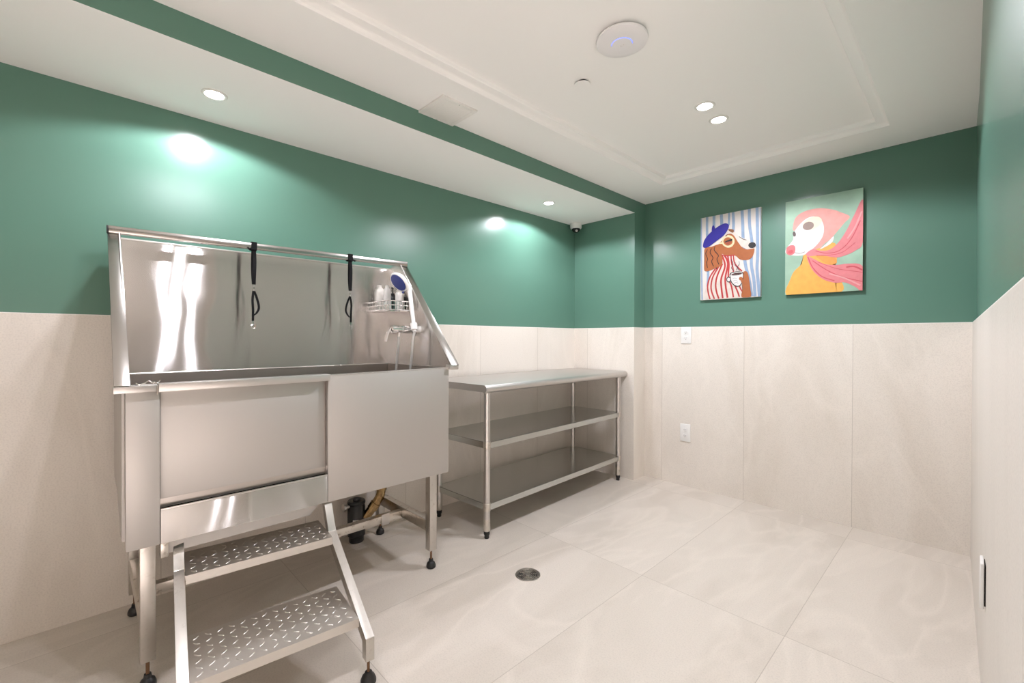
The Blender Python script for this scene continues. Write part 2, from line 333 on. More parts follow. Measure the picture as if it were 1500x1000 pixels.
ART_BERET = [
    ('S','blue',[(0.005,0.998),(0.014,0.58),(0.032,0.004)],0.028),
    ('S','blue',[(0.114,1.0),(0.114,0.835),(0.127,0.634),(0.137,0.304),(0.121,0.001)],0.045),
    ('S','blue',[(0.236,1.0),(0.234,0.821)],0.05),
    ('S','blue',[(0.362,1.0),(0.373,0.856)],0.052),
    ('S','blue',[(0.494,1.0),(0.491,0.855)],0.035),
    ('S','blue',[(0.559,1.0),(0.568,0.87),(0.561,0.745)],0.045),
    ('S','blue',[(0.705,1.0),(0.718,0.827),(0.728,0.639),(0.762,0.386),(0.823,0.207),(0.869,0.007)],0.05),
    ('S','blue',[(0.82,1.0),(0.827,0.813),(0.867,0.6),(0.857,0.378),(0.899,0.19),(0.918,0.005)],0.048),
    ('S','blue',[(0.941,1.0),(0.948,0.738),(0.955,0.493),(0.946,0.31),(0.971,0.125),(0.985,0.002)],0.048),
    ('S','blue',[(0.985,0.996),(0.999,0.488),(1.0,0.001)],0.012),
    ('P','cream',[(0.362,0.529),(0.593,0.507),(0.616,0.429),(0.709,0.314),(0.746,0.137),(0.749,0.0),(0.102,0.002),(0.121,0.173),(0.225,0.311),(0.338,0.408)]),
    ('S','red',[(0.269,0.367),(0.176,0.276),(0.132,0.173),(0.144,0.08),(0.176,0.005)],0.026),
    ('S','red',[(0.329,0.389),(0.225,0.273),(0.192,0.168),(0.206,0.089),(0.253,0.005)],0.026),
    ('S','red',[(0.387,0.415),(0.301,0.28),(0.273,0.178),(0.29,0.085),(0.329,0.005)],0.028),
    ('S','red',[(0.382,0.513),(0.431,0.387),(0.371,0.249),(0.368,0.159),(0.396,0.007)],0.03),
    ('S','red',[(0.424,0.51),(0.48,0.409),(0.44,0.257),(0.443,0.155),(0.477,0.01)],0.03),
    ('S','red',[(0.475,0.505),(0.498,0.394),(0.489,0.254),(0.542,0.136),(0.575,0.01)],0.026),
    ('S','red',[(0.531,0.499),(0.54,0.417),(0.568,0.338),(0.568,0.288)],0.022),
    ('S','red',[(0.57,0.496),(0.589,0.412),(0.656,0.344),(0.714,0.305)],0.02),
    ('S','red',[(0.596,0.147),(0.642,0.074),(0.672,0.012)],0.024),
    ('S','red',[(0.667,0.142),(0.695,0.097),(0.732,0.061)],0.022),
    ('P','tan',[(0.076,0.623),(0.192,0.634),(0.327,0.648),(0.362,0.586),(0.387,0.493),(0.378,0.401),(0.271,0.373),(0.167,0.349),(0.079,0.35),(0.065,0.415),(0.074,0.521)]),
    ('P','tan',[(0.311,0.642),(0.382,0.693),(0.473,0.754),(0.582,0.735),(0.637,0.661),(0.7,0.585),(0.795,0.544),(0.895,0.55),(0.902,0.51),(0.864,0.445),(0.779,0.425),(0.674,0.443),(0.603,0.49),(0.475,0.505),(0.382,0.53),(0.345,0.575)]),
    ('P','cream',[(0.477,0.811),(0.563,0.776),(0.654,0.715),(0.776,0.658),(0.846,0.62),(0.913,0.583),(0.888,0.546),(0.804,0.55),(0.707,0.585),(0.644,0.645),(0.586,0.717),(0.538,0.749),(0.459,0.771)]),
    ('S','red',[(0.368,0.521),(0.475,0.501),(0.598,0.498)],0.016),
    ('P','black',[(0.927,0.586),(0.927,0.575),(0.92,0.566),(0.908,0.558),(0.895,0.554),(0.876,0.552),(0.857,0.554),(0.841,0.558),(0.825,0.566),(0.816,0.575),(0.811,0.586),(0.811,0.595),(0.818,0.605),(0.83,0.613),(0.846,0.617),(0.862,0.619),(0.881,0.617),(0.899,0.613),(0.913,0.605),(0.922,0.595)]),
    ('P','brown',[(0.496,0.811),(0.572,0.794),(0.568,0.762),(0.528,0.771),(0.487,0.799)]),
    ('P','butter',[(0.589,0.658),(0.584,0.636),(0.568,0.617),(0.547,0.603),(0.517,0.595),(0.484,0.595),(0.452,0.602),(0.422,0.616),(0.396,0.634),(0.382,0.656),(0.375,0.679),(0.382,0.703),(0.396,0.721),(0.419,0.735),(0.45,0.743),(0.482,0.743),(0.514,0.735),(0.545,0.723),(0.568,0.703),(0.584,0.681)]),
    ('P','tan',[(0.554,0.661),(0.552,0.645),(0.54,0.633),(0.524,0.625),(0.503,0.619),(0.48,0.619),(0.457,0.623),(0.436,0.633),(0.419,0.645),(0.408,0.661),(0.403,0.676),(0.408,0.69),(0.419,0.703),(0.436,0.712),(0.457,0.717),(0.48,0.717),(0.503,0.712),(0.524,0.703),(0.54,0.69),(0.552,0.676)]),
    ('S','butter',[(0.322,0.664),(0.385,0.659)],0.028),
    ('P','black',[(0.422,0.667),(0.491,0.686),(0.549,0.692),(0.54,0.664),(0.477,0.655)]),
    ('P','rust',[(0.44,0.661),(0.533,0.664),(0.508,0.641),(0.468,0.634)]),
    ('S','brown',[(0.438,0.732),(0.473,0.752)],0.02),
    ('S','black',[(0.663,0.704),(0.725,0.67),(0.781,0.653)],0.009),
    ('S','black',[(0.127,0.608),(0.097,0.558),(0.132,0.49),(0.109,0.451),(0.13,0.387)],0.011),
    ('S','black',[(0.197,0.613),(0.174,0.564),(0.225,0.501),(0.202,0.457),(0.234,0.397)],0.011),
    ('S','black',[(0.262,0.633),(0.248,0.585),(0.32,0.519),(0.294,0.476),(0.329,0.411)],0.011),
    ('P','beret',[(0.046,0.67),(0.076,0.732),(0.171,0.802),(0.306,0.861),(0.426,0.886),(0.494,0.859),(0.477,0.805),(0.401,0.743),(0.287,0.695),(0.174,0.647),(0.095,0.63),(0.053,0.642)]),
    ('P','beret',[(0.204,0.818),(0.206,0.869),(0.225,0.887),(0.248,0.869),(0.257,0.824)]),
    ('P','tan',[(0.721,0.277),(0.762,0.3),(0.8,0.283),(0.825,0.22),(0.844,0.108),(0.855,0.005),(0.709,0.007),(0.725,0.102),(0.714,0.178)]),
    ('P','black',[(0.535,0.218),(0.533,0.209),(0.528,0.2),(0.519,0.192),(0.508,0.189),(0.496,0.187),(0.484,0.19),(0.475,0.195),(0.466,0.203),(0.459,0.214),(0.459,0.223),(0.459,0.234),(0.466,0.243),(0.473,0.249),(0.484,0.254),(0.496,0.254),(0.508,0.252),(0.519,0.246),(0.526,0.238),(0.533,0.229)]),
    ('P','paper',[(0.521,0.22),(0.521,0.212),(0.517,0.206),(0.512,0.201),(0.505,0.198),(0.496,0.198),(0.489,0.2),(0.482,0.203),(0.475,0.209),(0.473,0.215),(0.47,0.223),(0.473,0.229),(0.475,0.235),(0.482,0.24),(0.489,0.243),(0.496,0.243),(0.505,0.241),(0.512,0.238),(0.517,0.234),(0.521,0.226)]),
    ('P','black',[(0.517,0.291),(0.621,0.307),(0.728,0.288),(0.735,0.226),(0.718,0.17),(0.677,0.134),(0.605,0.137),(0.542,0.181),(0.521,0.234)]),
    ('P','paper',[(0.528,0.285),(0.621,0.299),(0.718,0.283),(0.725,0.226),(0.707,0.175),(0.67,0.142),(0.612,0.145),(0.554,0.184),(0.533,0.232)]),
    ('P','black',[(0.723,0.283),(0.721,0.277),(0.707,0.271),(0.686,0.265),(0.658,0.262),(0.628,0.26),(0.598,0.26),(0.568,0.262),(0.545,0.266),(0.528,0.271),(0.521,0.277),(0.526,0.285),(0.54,0.291),(0.561,0.297),(0.589,0.3),(0.619,0.302),(0.651,0.302),(0.679,0.3),(0.702,0.296),(0.716,0.291)]),
    ('P','paper',[(0.716,0.283),(0.714,0.279),(0.7,0.273),(0.681,0.268),(0.656,0.265),(0.628,0.263),(0.598,0.263),(0.572,0.265),(0.549,0.268),(0.535,0.273),(0.531,0.279),(0.533,0.283),(0.545,0.29),(0.565,0.294),(0.591,0.297),(0.621,0.299),(0.649,0.299),(0.674,0.297),(0.698,0.294),(0.711,0.29)]),
    ('P','coffee',[(0.714,0.28),(0.709,0.277),(0.698,0.273),(0.679,0.269),(0.656,0.266),(0.63,0.265),(0.603,0.265),(0.579,0.266),(0.559,0.268),(0.545,0.271),(0.54,0.276),(0.545,0.28),(0.556,0.283),(0.575,0.286),(0.598,0.29),(0.626,0.291),(0.651,0.291),(0.677,0.29),(0.695,0.288),(0.707,0.285)]),
    ('S','grey',[(0.561,0.224),(0.596,0.232),(0.64,0.221)],0.006),
    ('S','grey',[(0.57,0.198),(0.614,0.206),(0.649,0.187)],0.006),
    ('S','grey',[(0.586,0.17),(0.623,0.182),(0.658,0.162)],0.006),
    ('P','tan',[(0.728,0.217),(0.725,0.21),(0.721,0.204),(0.714,0.2),(0.707,0.198),(0.698,0.196),(0.688,0.198),(0.679,0.203),(0.672,0.207),(0.667,0.214),(0.667,0.22),(0.667,0.226),(0.672,0.232),(0.679,0.237),(0.688,0.238),(0.698,0.24),(0.707,0.238),(0.714,0.234),(0.721,0.229),(0.725,0.223)]),
    ('P','tan',[(0.746,0.187),(0.744,0.181),(0.742,0.176),(0.737,0.172),(0.73,0.17),(0.721,0.168),(0.714,0.17),(0.707,0.173),(0.702,0.178),(0.698,0.184),(0.698,0.19),(0.698,0.196),(0.702,0.203),(0.707,0.206),(0.714,0.209),(0.721,0.209),(0.73,0.207),(0.735,0.204),(0.742,0.2),(0.744,0.193)]),
    ('S','ink',[(0.54,0.454),(0.568,0.392),(0.542,0.353),(0.589,0.316)],0.009),
    ('S','ink',[(0.61,0.411),(0.6,0.38),(0.635,0.352),(0.621,0.319)],0.007),
    ('S','ink',[(0.665,0.422),(0.67,0.387),(0.64,0.352),(0.679,0.307)],0.007),
]
ART_SCARF = [
    ('P','hood',[(0.105,0.708),(0.14,0.813),(0.257,0.866),(0.441,0.875),(0.622,0.839),(0.737,0.793),(0.843,0.738),(0.777,0.682),(0.697,0.613),(0.612,0.544),(0.528,0.498),(0.443,0.441),(0.394,0.413),(0.288,0.418),(0.271,0.457),(0.304,0.563),(0.286,0.674),(0.199,0.685),(0.126,0.679)]),
    ('P','amber',[(0.02,0.0),(0.074,0.164),(0.13,0.25),(0.229,0.318),(0.267,0.417),(0.478,0.465),(0.666,0.493),(0.685,0.301),(0.612,0.254),(0.741,0.115),(0.751,0.0),(0.396,0.0)]),
    ('P','snow',[(0.001,0.476),(0.041,0.524),(0.109,0.587),(0.126,0.665),(0.199,0.736),(0.302,0.791),(0.41,0.794),(0.492,0.743),(0.523,0.66),(0.502,0.569),(0.41,0.482),(0.288,0.418),(0.201,0.407),(0.074,0.424),(0.015,0.446)]),
    ('P','butter2',[(0.492,0.754),(0.495,0.733),(0.485,0.713),(0.467,0.694),(0.436,0.679),(0.398,0.668),(0.361,0.663),(0.321,0.665),(0.286,0.672),(0.26,0.686),(0.243,0.705),(0.241,0.725),(0.25,0.746),(0.271,0.764),(0.302,0.78),(0.34,0.791),(0.38,0.794),(0.417,0.793),(0.452,0.785),(0.476,0.771)]),
    ('P','taupe',[(0.389,0.718),(0.391,0.705),(0.387,0.691),(0.375,0.68),(0.356,0.671),(0.335,0.666),(0.311,0.665),(0.288,0.668),(0.269,0.676),(0.253,0.686),(0.243,0.699),(0.243,0.711),(0.248,0.725),(0.26,0.736),(0.278,0.746),(0.3,0.75),(0.323,0.752),(0.347,0.747),(0.365,0.741),(0.382,0.73)]),
    ('P','taupe2',[(0.149,0.644),(0.149,0.635),(0.147,0.627),(0.145,0.621),(0.137,0.618),(0.133,0.616),(0.126,0.618),(0.119,0.621),(0.112,0.627),(0.107,0.635),(0.105,0.644),(0.105,0.652),(0.107,0.66),(0.109,0.666),(0.114,0.671),(0.121,0.672),(0.128,0.671),(0.135,0.666),(0.14,0.66),(0.145,0.652)]),
    ('P','rose',[(0.015,0.46),(0.022,0.507),(0.069,0.529),(0.128,0.521),(0.142,0.48),(0.126,0.437),(0.074,0.423),(0.029,0.438)]),
    ('P','rose2',[(0.112,0.465),(0.112,0.459),(0.109,0.452),(0.105,0.448),(0.098,0.443),(0.086,0.44),(0.076,0.438),(0.065,0.44),(0.055,0.443),(0.048,0.448),(0.043,0.452),(0.041,0.459),(0.043,0.465),(0.051,0.471),(0.058,0.476),(0.069,0.479),(0.079,0.479),(0.09,0.479),(0.1,0.476),(0.107,0.471)]),
    ('S','taupe2',[(0.137,0.446),(0.201,0.431),(0.274,0.441)],0.006),
    ('P','snow',[(0.469,0.449),(0.561,0.504),(0.645,0.565),(0.636,0.513),(0.57,0.476)]),
    ('P','scarf',[(0.288,0.418),(0.375,0.459),(0.469,0.437),(0.593,0.432),(0.706,0.495),(0.81,0.613),(0.901,0.755),(1.0,0.878),(1.0,0.476),(0.911,0.395),(0.788,0.357),(0.676,0.346),(0.561,0.371),(0.445,0.388),(0.328,0.39)]),
    ('P','amber2',[(0.424,0.384),(0.561,0.365),(0.669,0.345),(0.68,0.285),(0.546,0.304)]),
    ('P','scarf',[(0.302,0.392),(0.377,0.365),(0.53,0.295),(0.692,0.271),(0.819,0.273),(1.0,0.234),(1.0,0.0),(0.915,0.039),(0.791,0.089),(0.662,0.094),(0.514,0.14),(0.394,0.225),(0.325,0.324)]),
    ('S','scarf2',[(0.417,0.437),(0.561,0.401),(0.723,0.415),(0.864,0.518),(0.969,0.683)],0.012),
    ('S','scarf2',[(0.427,0.39),(0.593,0.378),(0.756,0.393),(0.911,0.474)],0.009),
    ('S','scarf2',[(0.316,0.385),(0.377,0.273),(0.497,0.17),(0.662,0.114)],0.014),
    ('S','scarf2',[(0.377,0.34),(0.563,0.229),(0.758,0.147),(1.0,0.086)],0.012),
    ('S','scarf2',[(0.445,0.321),(0.678,0.237),(0.882,0.197),(1.0,0.175)],0.008),
    ('S','scarf2',[(0.805,0.24),(0.899,0.24),(1.0,0.197)],0.022),
    ('S','scarf3',[(0.817,0.523),(0.908,0.627),(0.984,0.769)],0.02),
    ('S','scarf3',[(0.596,0.19),(0.791,0.131),(0.976,0.05)],0.02),
]
# ------------------------------------------------------------------ room
XJ, Y2, YB, ZT, ZS, ZC, YF = .6353, 3.3457, 3.522, 1.2973, 2.2643, 2.3715, -1.8

b = MB(); b.box(-.12, 4.4, YF-.12, 3.66, -.10, 0); struct(b.build('floor', M['floor'], smooth=0))

def wall(name, x0, x1, y0, y1, tilemat, ztop=2.60):
    b = MB(); b.box(x0, x1, y0, y1, 0, ZT-.003)
    b.mi = 1; b.box(x0, x1, y0, y1, ZT, ztop)
    b.mi = 2; b.box(x0, x1, y0, y1, ZT-.003, ZT)
    return struct(b.build(name, [tilemat, M['green'], M['trimwhite']], smooth=0))
wall('wall_left', -.12, 0, YF-.12, Y2, M['tile_left'])
wall('wall_alcove', -.12, XJ, Y2, 3.66, M['tile_back'])
wall('wall_back', XJ, 3.0, YB, 3.66, M['tile_back'])
wall('wall_front', 0, 3.0, YF-.12, YF, M['tile_back'])
b = MB()   # the right wall leans very slightly outwards towards the viewer; its cladding stands proud of the paint
xt = lambda y: 2.622 + .020*(YB-y)
xg = lambda y: 2.637 + .0145*(YB-y)
for ya, yb in ((YB, .90), (-1.25, YF)):      # the viewer stands in a doorway in this wall
    b.mi = 0; b.prism([(xt(ya),ya,0), (2.80,ya,0), (2.80,yb,0), (xt(yb),yb,0)], (0,0,1), ZT-.003)
    b.mi = 1; tp = lambda y, z: xg(y) + (2.6295+.0035*(YB-y)-xg(y))*(z-ZT)/(ZC-ZT)       # the painted part is a little out of plumb
    b.rings([[Vector((tp(ya,z),ya,z)), Vector((2.80,ya,z)), Vector((2.80,yb,z)), Vector((tp(yb,z),yb,z))] for z in (ZT, 2.60)])
    b.mi = 2; b.prism([(xt(ya),ya,ZT-.003), (2.80,ya,ZT-.003), (2.80,yb,ZT-.003), (xt(yb),yb,ZT-.003)], (0,0,1), .003)
b.mi = 1; b.prism([(xg(.9),.9,2.12), (2.80,.9,2.12), (2.80,-1.25,2.12), (xg(-1.25),-1.25,2.12)], (0,0,1), .48)
struct(b.build('wall_right', [M['tile_right'], M['green'], M['trimwhite']], smooth=0))

b = MB(); b.box(4.2, 4.4, YF-.12, 1.6, 0, 2.60); b.box(2.80, 4.2, 1.5, 1.6, 0, 2.60); b.box(2.80, 4.2, YF-.12, YF, 0, 2.60); struct(b.build('wall_corridor', M['corridor'], smooth=0))
b = MB(); b.box(0, XJ, YF, Y2, ZS+.0015, 2.60); b.mi = 1; b.box(0, XJ+.0008, YF, Y2, ZS, ZS+.0015)
struct(b.build('ceiling_bulkhead', [M['green'], M['white']], smooth=0))

b = MB()   # flat ceiling with a shallow stepped tray
def rect(d, z, x0=.972, x1=2.300, y0=-1.25, y1=3.172):
    return [Vector((x0+d,y0+d,z)), Vector((x1-d,y0+d,z)), Vector((x1-d,y1-d,z)), Vector((x0+d,y1-d,z))]
def outer(z): return [Vector((XJ,YF,z)), Vector((4.4,YF,z)), Vector((4.4,YB,z)), Vector((XJ,YB,z))]
b.rings([outer(2.60), outer(ZC), rect(0, ZC), rect(.005, ZC+.008), rect(.014, ZC+.016), rect(.020, ZC+.018), rect(.052, ZC+.020), rect(.056, ZC+.026), rect(.060, ZC+.040)])
struct(b.build('ceiling', M['white'], smooth=0))
ZTR = ZC+.040

# ------------------------------------------------------------------ lamps
def downlight(x, y, z, label, group, power=34., r=.036, cone=157):
    t = thing('downlight', (x, y, z), label, 'light', group)
    b = MB(); b.lathe((x,y,z), [(r+.014,0), (r+.014,-.002), (r+.010,-.005), (r+.001,-.004), (r,-.001), (r,0)], 32, cap=False)
    b.build('trim_ring', M['trimwhite'], t)
    b = MB(); b.lathe((x,y,z), [(0,-.0005), (r-.002,-.0025), (r,-.002), (r,-.0002)], 32, cap=False)
    b.build('lens', M['lens'], t)
    l = bpy.data.lights.new('downlight_lamp', 'SPOT'); l.energy = power; l.color = (.98, .965, 1.05)
    l.spot_size = math.radians(cone); l.spot_blend = .22; l.shadow_soft_size = .022
    o = bpy.data.objects.new('downlight_lamp', l); COL.objects.link(o); o.parent = t; o.location = (0, 0, -.012)
    return t
PW = .80
downlight(.309, .409, ZS, 'round recessed downlight in the low soffit above the steel bath', 'soffit downlights', 29*PW)
downlight(.309, 2.621, ZS, 'round recessed downlight in the low soffit above the steel work table', 'soffit downlights', 29*PW)
downlight(1.646, 2.325, ZTR, 'glowing ceiling downlight of the pair, the farther from the framed pictures', 'ceiling downlight pair', 40*PW)
downlight(1.641, 2.521, ZTR, 'glowing ceiling downlight of the pair, the nearer to the framed pictures', 'ceiling downlight pair', 40*PW)
downlight(1.646, .450, ZTR, 'ceiling downlight overhead, mirrored as left streak on the bath back panel', 'overhead downlight pair', 23*PW)
downlight(1.646, .632, ZTR, 'ceiling downlight overhead, mirrored as right streak on the bath back panel', 'overhead downlight pair', 23*PW)
downlight(3.45, -.95, ZC, 'unseen corridor spot added to bounce light onto the room ceiling', None, 1030*PW, cone=75)  # added out of view; its bounce off the corridor floor brightens the ceiling

# ------------------------------------------------------------------ ceiling fittings
c = (1.640, 1.546, ZTR)
t = thing('wifi_access_point', c, 'large round white wireless access point with blue light ring on ceiling', 'access point')
b = MB(); b.lathe(c, [(.055,0), (.055,-.010), (.088,-.011), (.098,-.016), (.1015,-.022), (.100,-.027), (.090,-.0315), (.070,-.0345), (.043,-.0362), (0,-.0365)], 56)
b.build('housing', M['apwhite'], t)
b = MB(); b.torus((c[0],c[1],c[2]-.0362), .0405, .0010, (0,0,1), 40, 8, math.radians(-150), math.radians(34)); b.build('light_ring', M['led'], t)
b = MB(); b.lathe((c[0],c[1],c[2]-.0362), [(.0385,0), (.0380,-.0012), (0,-.0016)], 40); b.build('centre_cap', M['apwhite'], t)
b = MB()
b.torus((c[0]-.001,c[1],c[2]-.0378), .0075, .0008, (0,0,1), 14, 6, PI*.05, PI*.95+.3)
b.build('emblem', M['pale_grey'], t)

c = (1.330, 1.700, ZTR)
t = thing('sprinkler_cover', c, 'small flat white concealed sprinkler cover plate on ceiling', 'sprinkler cover')
b = MB(); b.lathe(c, [(.030,0), (.030,-.008)], 28); b.build('cup', M['dark'], t)
b = MB(); b.lathe(c, [(.036,-.0075), (.037,-.0085), (.036,-.0098), (0,-.0106)], 40); b.build('cover_plate', M['white'], t)

t = thing('air_vent', (.742, 1.344, ZC), 'square white slotted exhaust grille on ceiling beside the green bulkhead', 'vent')
b = MB()
x0, x1, y0, y1, zz = .630, .850, 1.236, 1.452, ZC-.011
for (a0, a1, c0, c1) in ((x0,x1,y0,y0+.022), (x0,x1,y1-.022,y1), (x0,x0+.022,y0+.022,y1-.022), (x1-.022,x1,y0+.022,y1-.022)): b.box(a0, a1, c0, c1, zz, ZC, .0015)
b.build('frame', M['trimwhite'], t)
b = MB()
for k in range(12):
    y = y0+.0305+k*.0141; b.box(x0+.022, x1-.022, y-.0066, y+.0066, zz+.001, zz+.0055, .001)
for k in range(1, 12):
    x = x0+.022+k*.0147; b.box(x-.0040, x+.0040, y0+.022, y1-.022, zz+.0013, zz+.0052)
b.build('grille', M['trimwhite'], t)
b = MB(); b.box(x0+.02, x1-.02, y0+.02, y1-.02, ZC-.0035, ZC-.0005); b.build('duct_opening', M['trimwhite'], t)
for sx in (x0+.011, x1-.011):
    b = MB(); b.lathe((sx, (y0+y1)/2, zz), [(.0035,0), (.003,-.0012), (0,-.0016)], 12); b.build('screw', M['pale_grey'], t)

c = (.072, 3.268, ZS)
t = thing('security_camera', c, 'small white dome security camera with black lens in ceiling corner', 'security camera')
b = MB(); b.lathe(c, [(.050,0), (.053,-.004), (.053,-.040), (.050,-.048), (.044,-.0505), (.036,-.0505)], 40, cap=True); b.build('housing', M['plastic'], t)
b = MB(); b.lathe(c, [(.0375,-.050), (.0365,-.058), (.0325,-.069), (.024,-.079), (.012,-.0845), (0,-.0855)], 36); b.build('dome', M['glassdark'], t)
b = MB(); b.lathe((c[0]+.022,c[1]-.018,c[2]-.072), [(.0105,0), (.0105,.008), (.007,.009), (0,.0085)], 20, axis=(.62,-.5,-.6)); b.build('lens', M['pale_grey'], t)

# ------------------------------------------------------------------ outlets, floor drain
def outlet(cx, z0, z1, label):
    t = thing('wall_outlet', (cx, YB, z0), label, 'outlet', 'white outlets on the back wall')
    w = .043
    b = MB(); b.box(cx-w, cx+w, YB-.0075, YB, z0, z1, .003); b.build('cover_plate', M['plastic'], t)
    zm = (z0+z1)/2
    for s_ in (1, -1):
        zc = zm + s_*.0235
        b = MB(); b.box(cx-.0185, cx+.0185, YB-.0095, YB-.0068, zc-.0155, zc+.0155, .0025); r_ = b.build('receptacle', M['plastic'], t)
        b = MB()
        b.box(cx-.0085, cx-.0060, YB-.0100, YB-.0092, zc-.002, zc+.0075); b.box(cx+.0060, cx+.0085, YB-.0100, YB-.0092, zc-.001, zc+.0065)
        b.cyl((cx, YB-.0100, zc-.009), (cx, YB-.0092, zc-.009), .0028, 10)
        b.build('slots', M['dark'], r_)
    b = MB(); b.lathe((cx, YB-.0073, zm), [(.0026,0), (.0022,.0009), (0,.0011)], 10, axis=(0,-1,0)); b.build('screw', M['pale_grey'], t)
outlet(1.0075, 1.1615, 1.2965, 'upper white duplex outlet just under the green paint on back wall')
outlet(1.0045, .364, .5065, 'lower white duplex outlet near the floor on back wall')

yy = 2.02; xo = xt(yy)
t = thing('wall_outlet', (xo, yy, .37), 'white outlet cover seen edge-on low on the right wall', 'outlet')
b = MB(); b.box(xo-.012, xo-.003, yy-.040, yy+.040, .372, .512, .003); b.build('cover_plate', M['plastic'], t)
b = MB(); b.box(xo-.004, xo+.002, yy-.034, yy+.034, .380, .504, .001); b.build('plate_gap_shade', M['dark'], t)  # near-black block drawn as the line of shade between plate and wall

c = (1.062, 1.614, 0)
t = thing('floor_drain', c, 'round grey metal drain grate set in the tiled floor', 'drain')
b = MB(); b.lathe(c, [(.064,0), (.063,.0022), (.058,.0030), (.0535,.0026), (.053,.0006)], 48, cap=False); b.build('frame', M['steel_old'], t)
b = MB(); b.lathe(c, [(.0535,.0004), (.0535,.0008), (0,.0008)], 40); b.build('sump', M['dark'], t)
b = MB()
for R in (.0495, .0405, .0315, .0225): b.torus((c[0],c[1],.0018), R, .0015, (0,0,1), 44, 6)
b.lathe((c[0],c[1],0), [(.0135,.001), (.0130,.0034), (0,.0036)], 24)
for k in range(8):
    a = k*PI/4+.25; d = Vector((math.cos(a), math.sin(a), 0))
    b.bar(Vector((c[0],c[1],.0017))+d*.012, Vector((c[0],c[1],.0017))+d*.0505, .0045, .0022)
b.build('grate', M['steel_old'], t)

# ------------------------------------------------------------------ pictures
def picture(name, x0, x1, z0, z1, bgmat, shapes, label):
    t = thing(name, ((x0+x1)/2, YB, z0), label, 'painting', 'canvas pictures on the back wall')
    b = MB(); b.box(x0, x1, YB-.028, YB, z0, z1, .0012); b.build('stretched_canvas', M['canvas_dark'] if 'scarf' in label else M['canvas'], t)
    mats = [bgmat]; idx = {}
    bm = bmesh.new(); W, H = x1-x0, z1-z0
    def face(uv, mi, lay):
        uv = [(min(1, max(0, u)), min(1, max(0, v))) for u, v in uv]
        q = []
        for p in uv:
            if not q or abs(p[0]-q[-1][0])+abs(p[1]-q[-1][1]) > 1e-4: q.append(p)
        if len(q) < 3: return
        vs = [bm.verts.new((x0+u*W, YB-.0284-lay*.00012, z0+v*H)) for u, v in q]
        ar = sum(q[i][0]*q[(i+1) % len(q)][1]-q[(i+1) % len(q)][0]*q[i][1] for i in range(len(q)))
        f = bm.faces.new(vs if ar > 0 else vs[::-1]); f.material_index = mi
    face([(0,0),(1,0),(1,1),(0,1)], 0, 0)
    for li, sh in enumerate(shapes, 1):
        kind, mat, pts = sh[:3]
        if mat not in idx: idx[mat] = len(mats); mats.append(M['a_'+mat])
        asp = H/W
        if kind == 'P':
            face([(p.x, p.y) for p in spline([(u,v,0) for u,v in pts], 4, True)], idx[mat], li)
        else:
            w = sh[3]/2; C = spline([(u, v*asp, 0) for u,v in pts], 5)
            Lh, Rh = [], []
            for i, p in enumerate(C):
                d = (C[min(i+1,len(C)-1)]-C[max(i-1,0)]); d = d.normalized() if d.length > 1e-9 else Vector((0,1,0)); n = Vector((-d.y, d.x, 0))
                Lh.append((p+n*w)); Rh.append((p-n*w))
            for i in range(len(C)-1):
                face([(q.x, q.y/asp) for q in (Lh[i], Lh[i+1], Rh[i+1], Rh[i])], idx[mat], li)
    bmesh.ops.triangulate(bm, faces=[f for f in bm.faces if len(f.verts) > 4])
    me = bpy.data.meshes.new('painted_image'); bm.to_mesh(me); bm.free()
    for m in mats: me.materials.append(m)
    o = bpy.data.objects.new('painted_image', me); COL.objects.link(o); o.parent = t
    me.transform(Matrix.Translation(-t.location))
picture('dog_painting', 1.132, 1.5635, 1.5055, 2.1495, M['a_stripebg'], ART_BERET, 'canvas picture of a brown dog in blue beret holding a cup')
picture('dog_painting', 1.7185, 2.144, 1.506, 2.147, M['a_mint'], ART_SCARF, 'canvas picture of a pale dog in pink scarf on mint ground')

# ------------------------------------------------------------------ steel work table
TX, TY, TA = .606, 1.731, math.radians(2.35)
t = thing('work_table', (TX, TY, 0), 'stainless steel work table with two grey shelves against left wall', 'table', None, TA)
LEN, DEP = 1.52, .470        # leg spacing along the wall and across
ZTOP = .922
# local axes after the turn: +y runs along the wall away from the viewer, -x towards the wall
prof = [(-.545,ZTOP-.045), (-.545,ZTOP), (.012,ZTOP)]
for k in range(1, 9):
    a = PI/2 - k*PI*.95/8
    prof.append((.012+.024*math.cos(a), ZTOP-.024+.024*math.sin(a)))
prof += [(.006,ZTOP-.046), (.006,ZTOP-.042), (-.535,ZTOP-.042)]
b = MB(); b.prism([(x, -.038, z) for x, z in prof], (0,1,0), 1.648)
b.build('tabletop', M['steel_top'], t, world=False, smooth=50)
b = MB()
for x in (-DEP/2-.10, -DEP/2+.10): b.box(x-.03, x+.03, .06, LEN-.05, ZTOP-.058, ZTOP-.043, .002)
b.build('under_brace', M['galv'], t, world=False)
for ix, x in enumerate((0, -DEP)):
    for iy, y in enumerate((0, LEN)):
        b = MB(); b.tube([(x,y,.115), (x,y,ZTOP-.043)], .0195, 24)
        lg = b.build('leg', M['steel'], t, world=False)
        b = MB(); b.lathe((x,y,0), [(.0195,.118), (.0205,.112), (.0205,.052), (.0195,.046), (.0175,.044)], 24); b.build('sleeve', M['steel_old'], lg, world=False)
        b = MB(); b.lathe((x,y,0), [(.0125,0), (.0145,.003), (.0145,.020), (.0185,.026), (.0185,.046)], 20); b.build('bullet_foot', M['rubber'], lg, world=False)
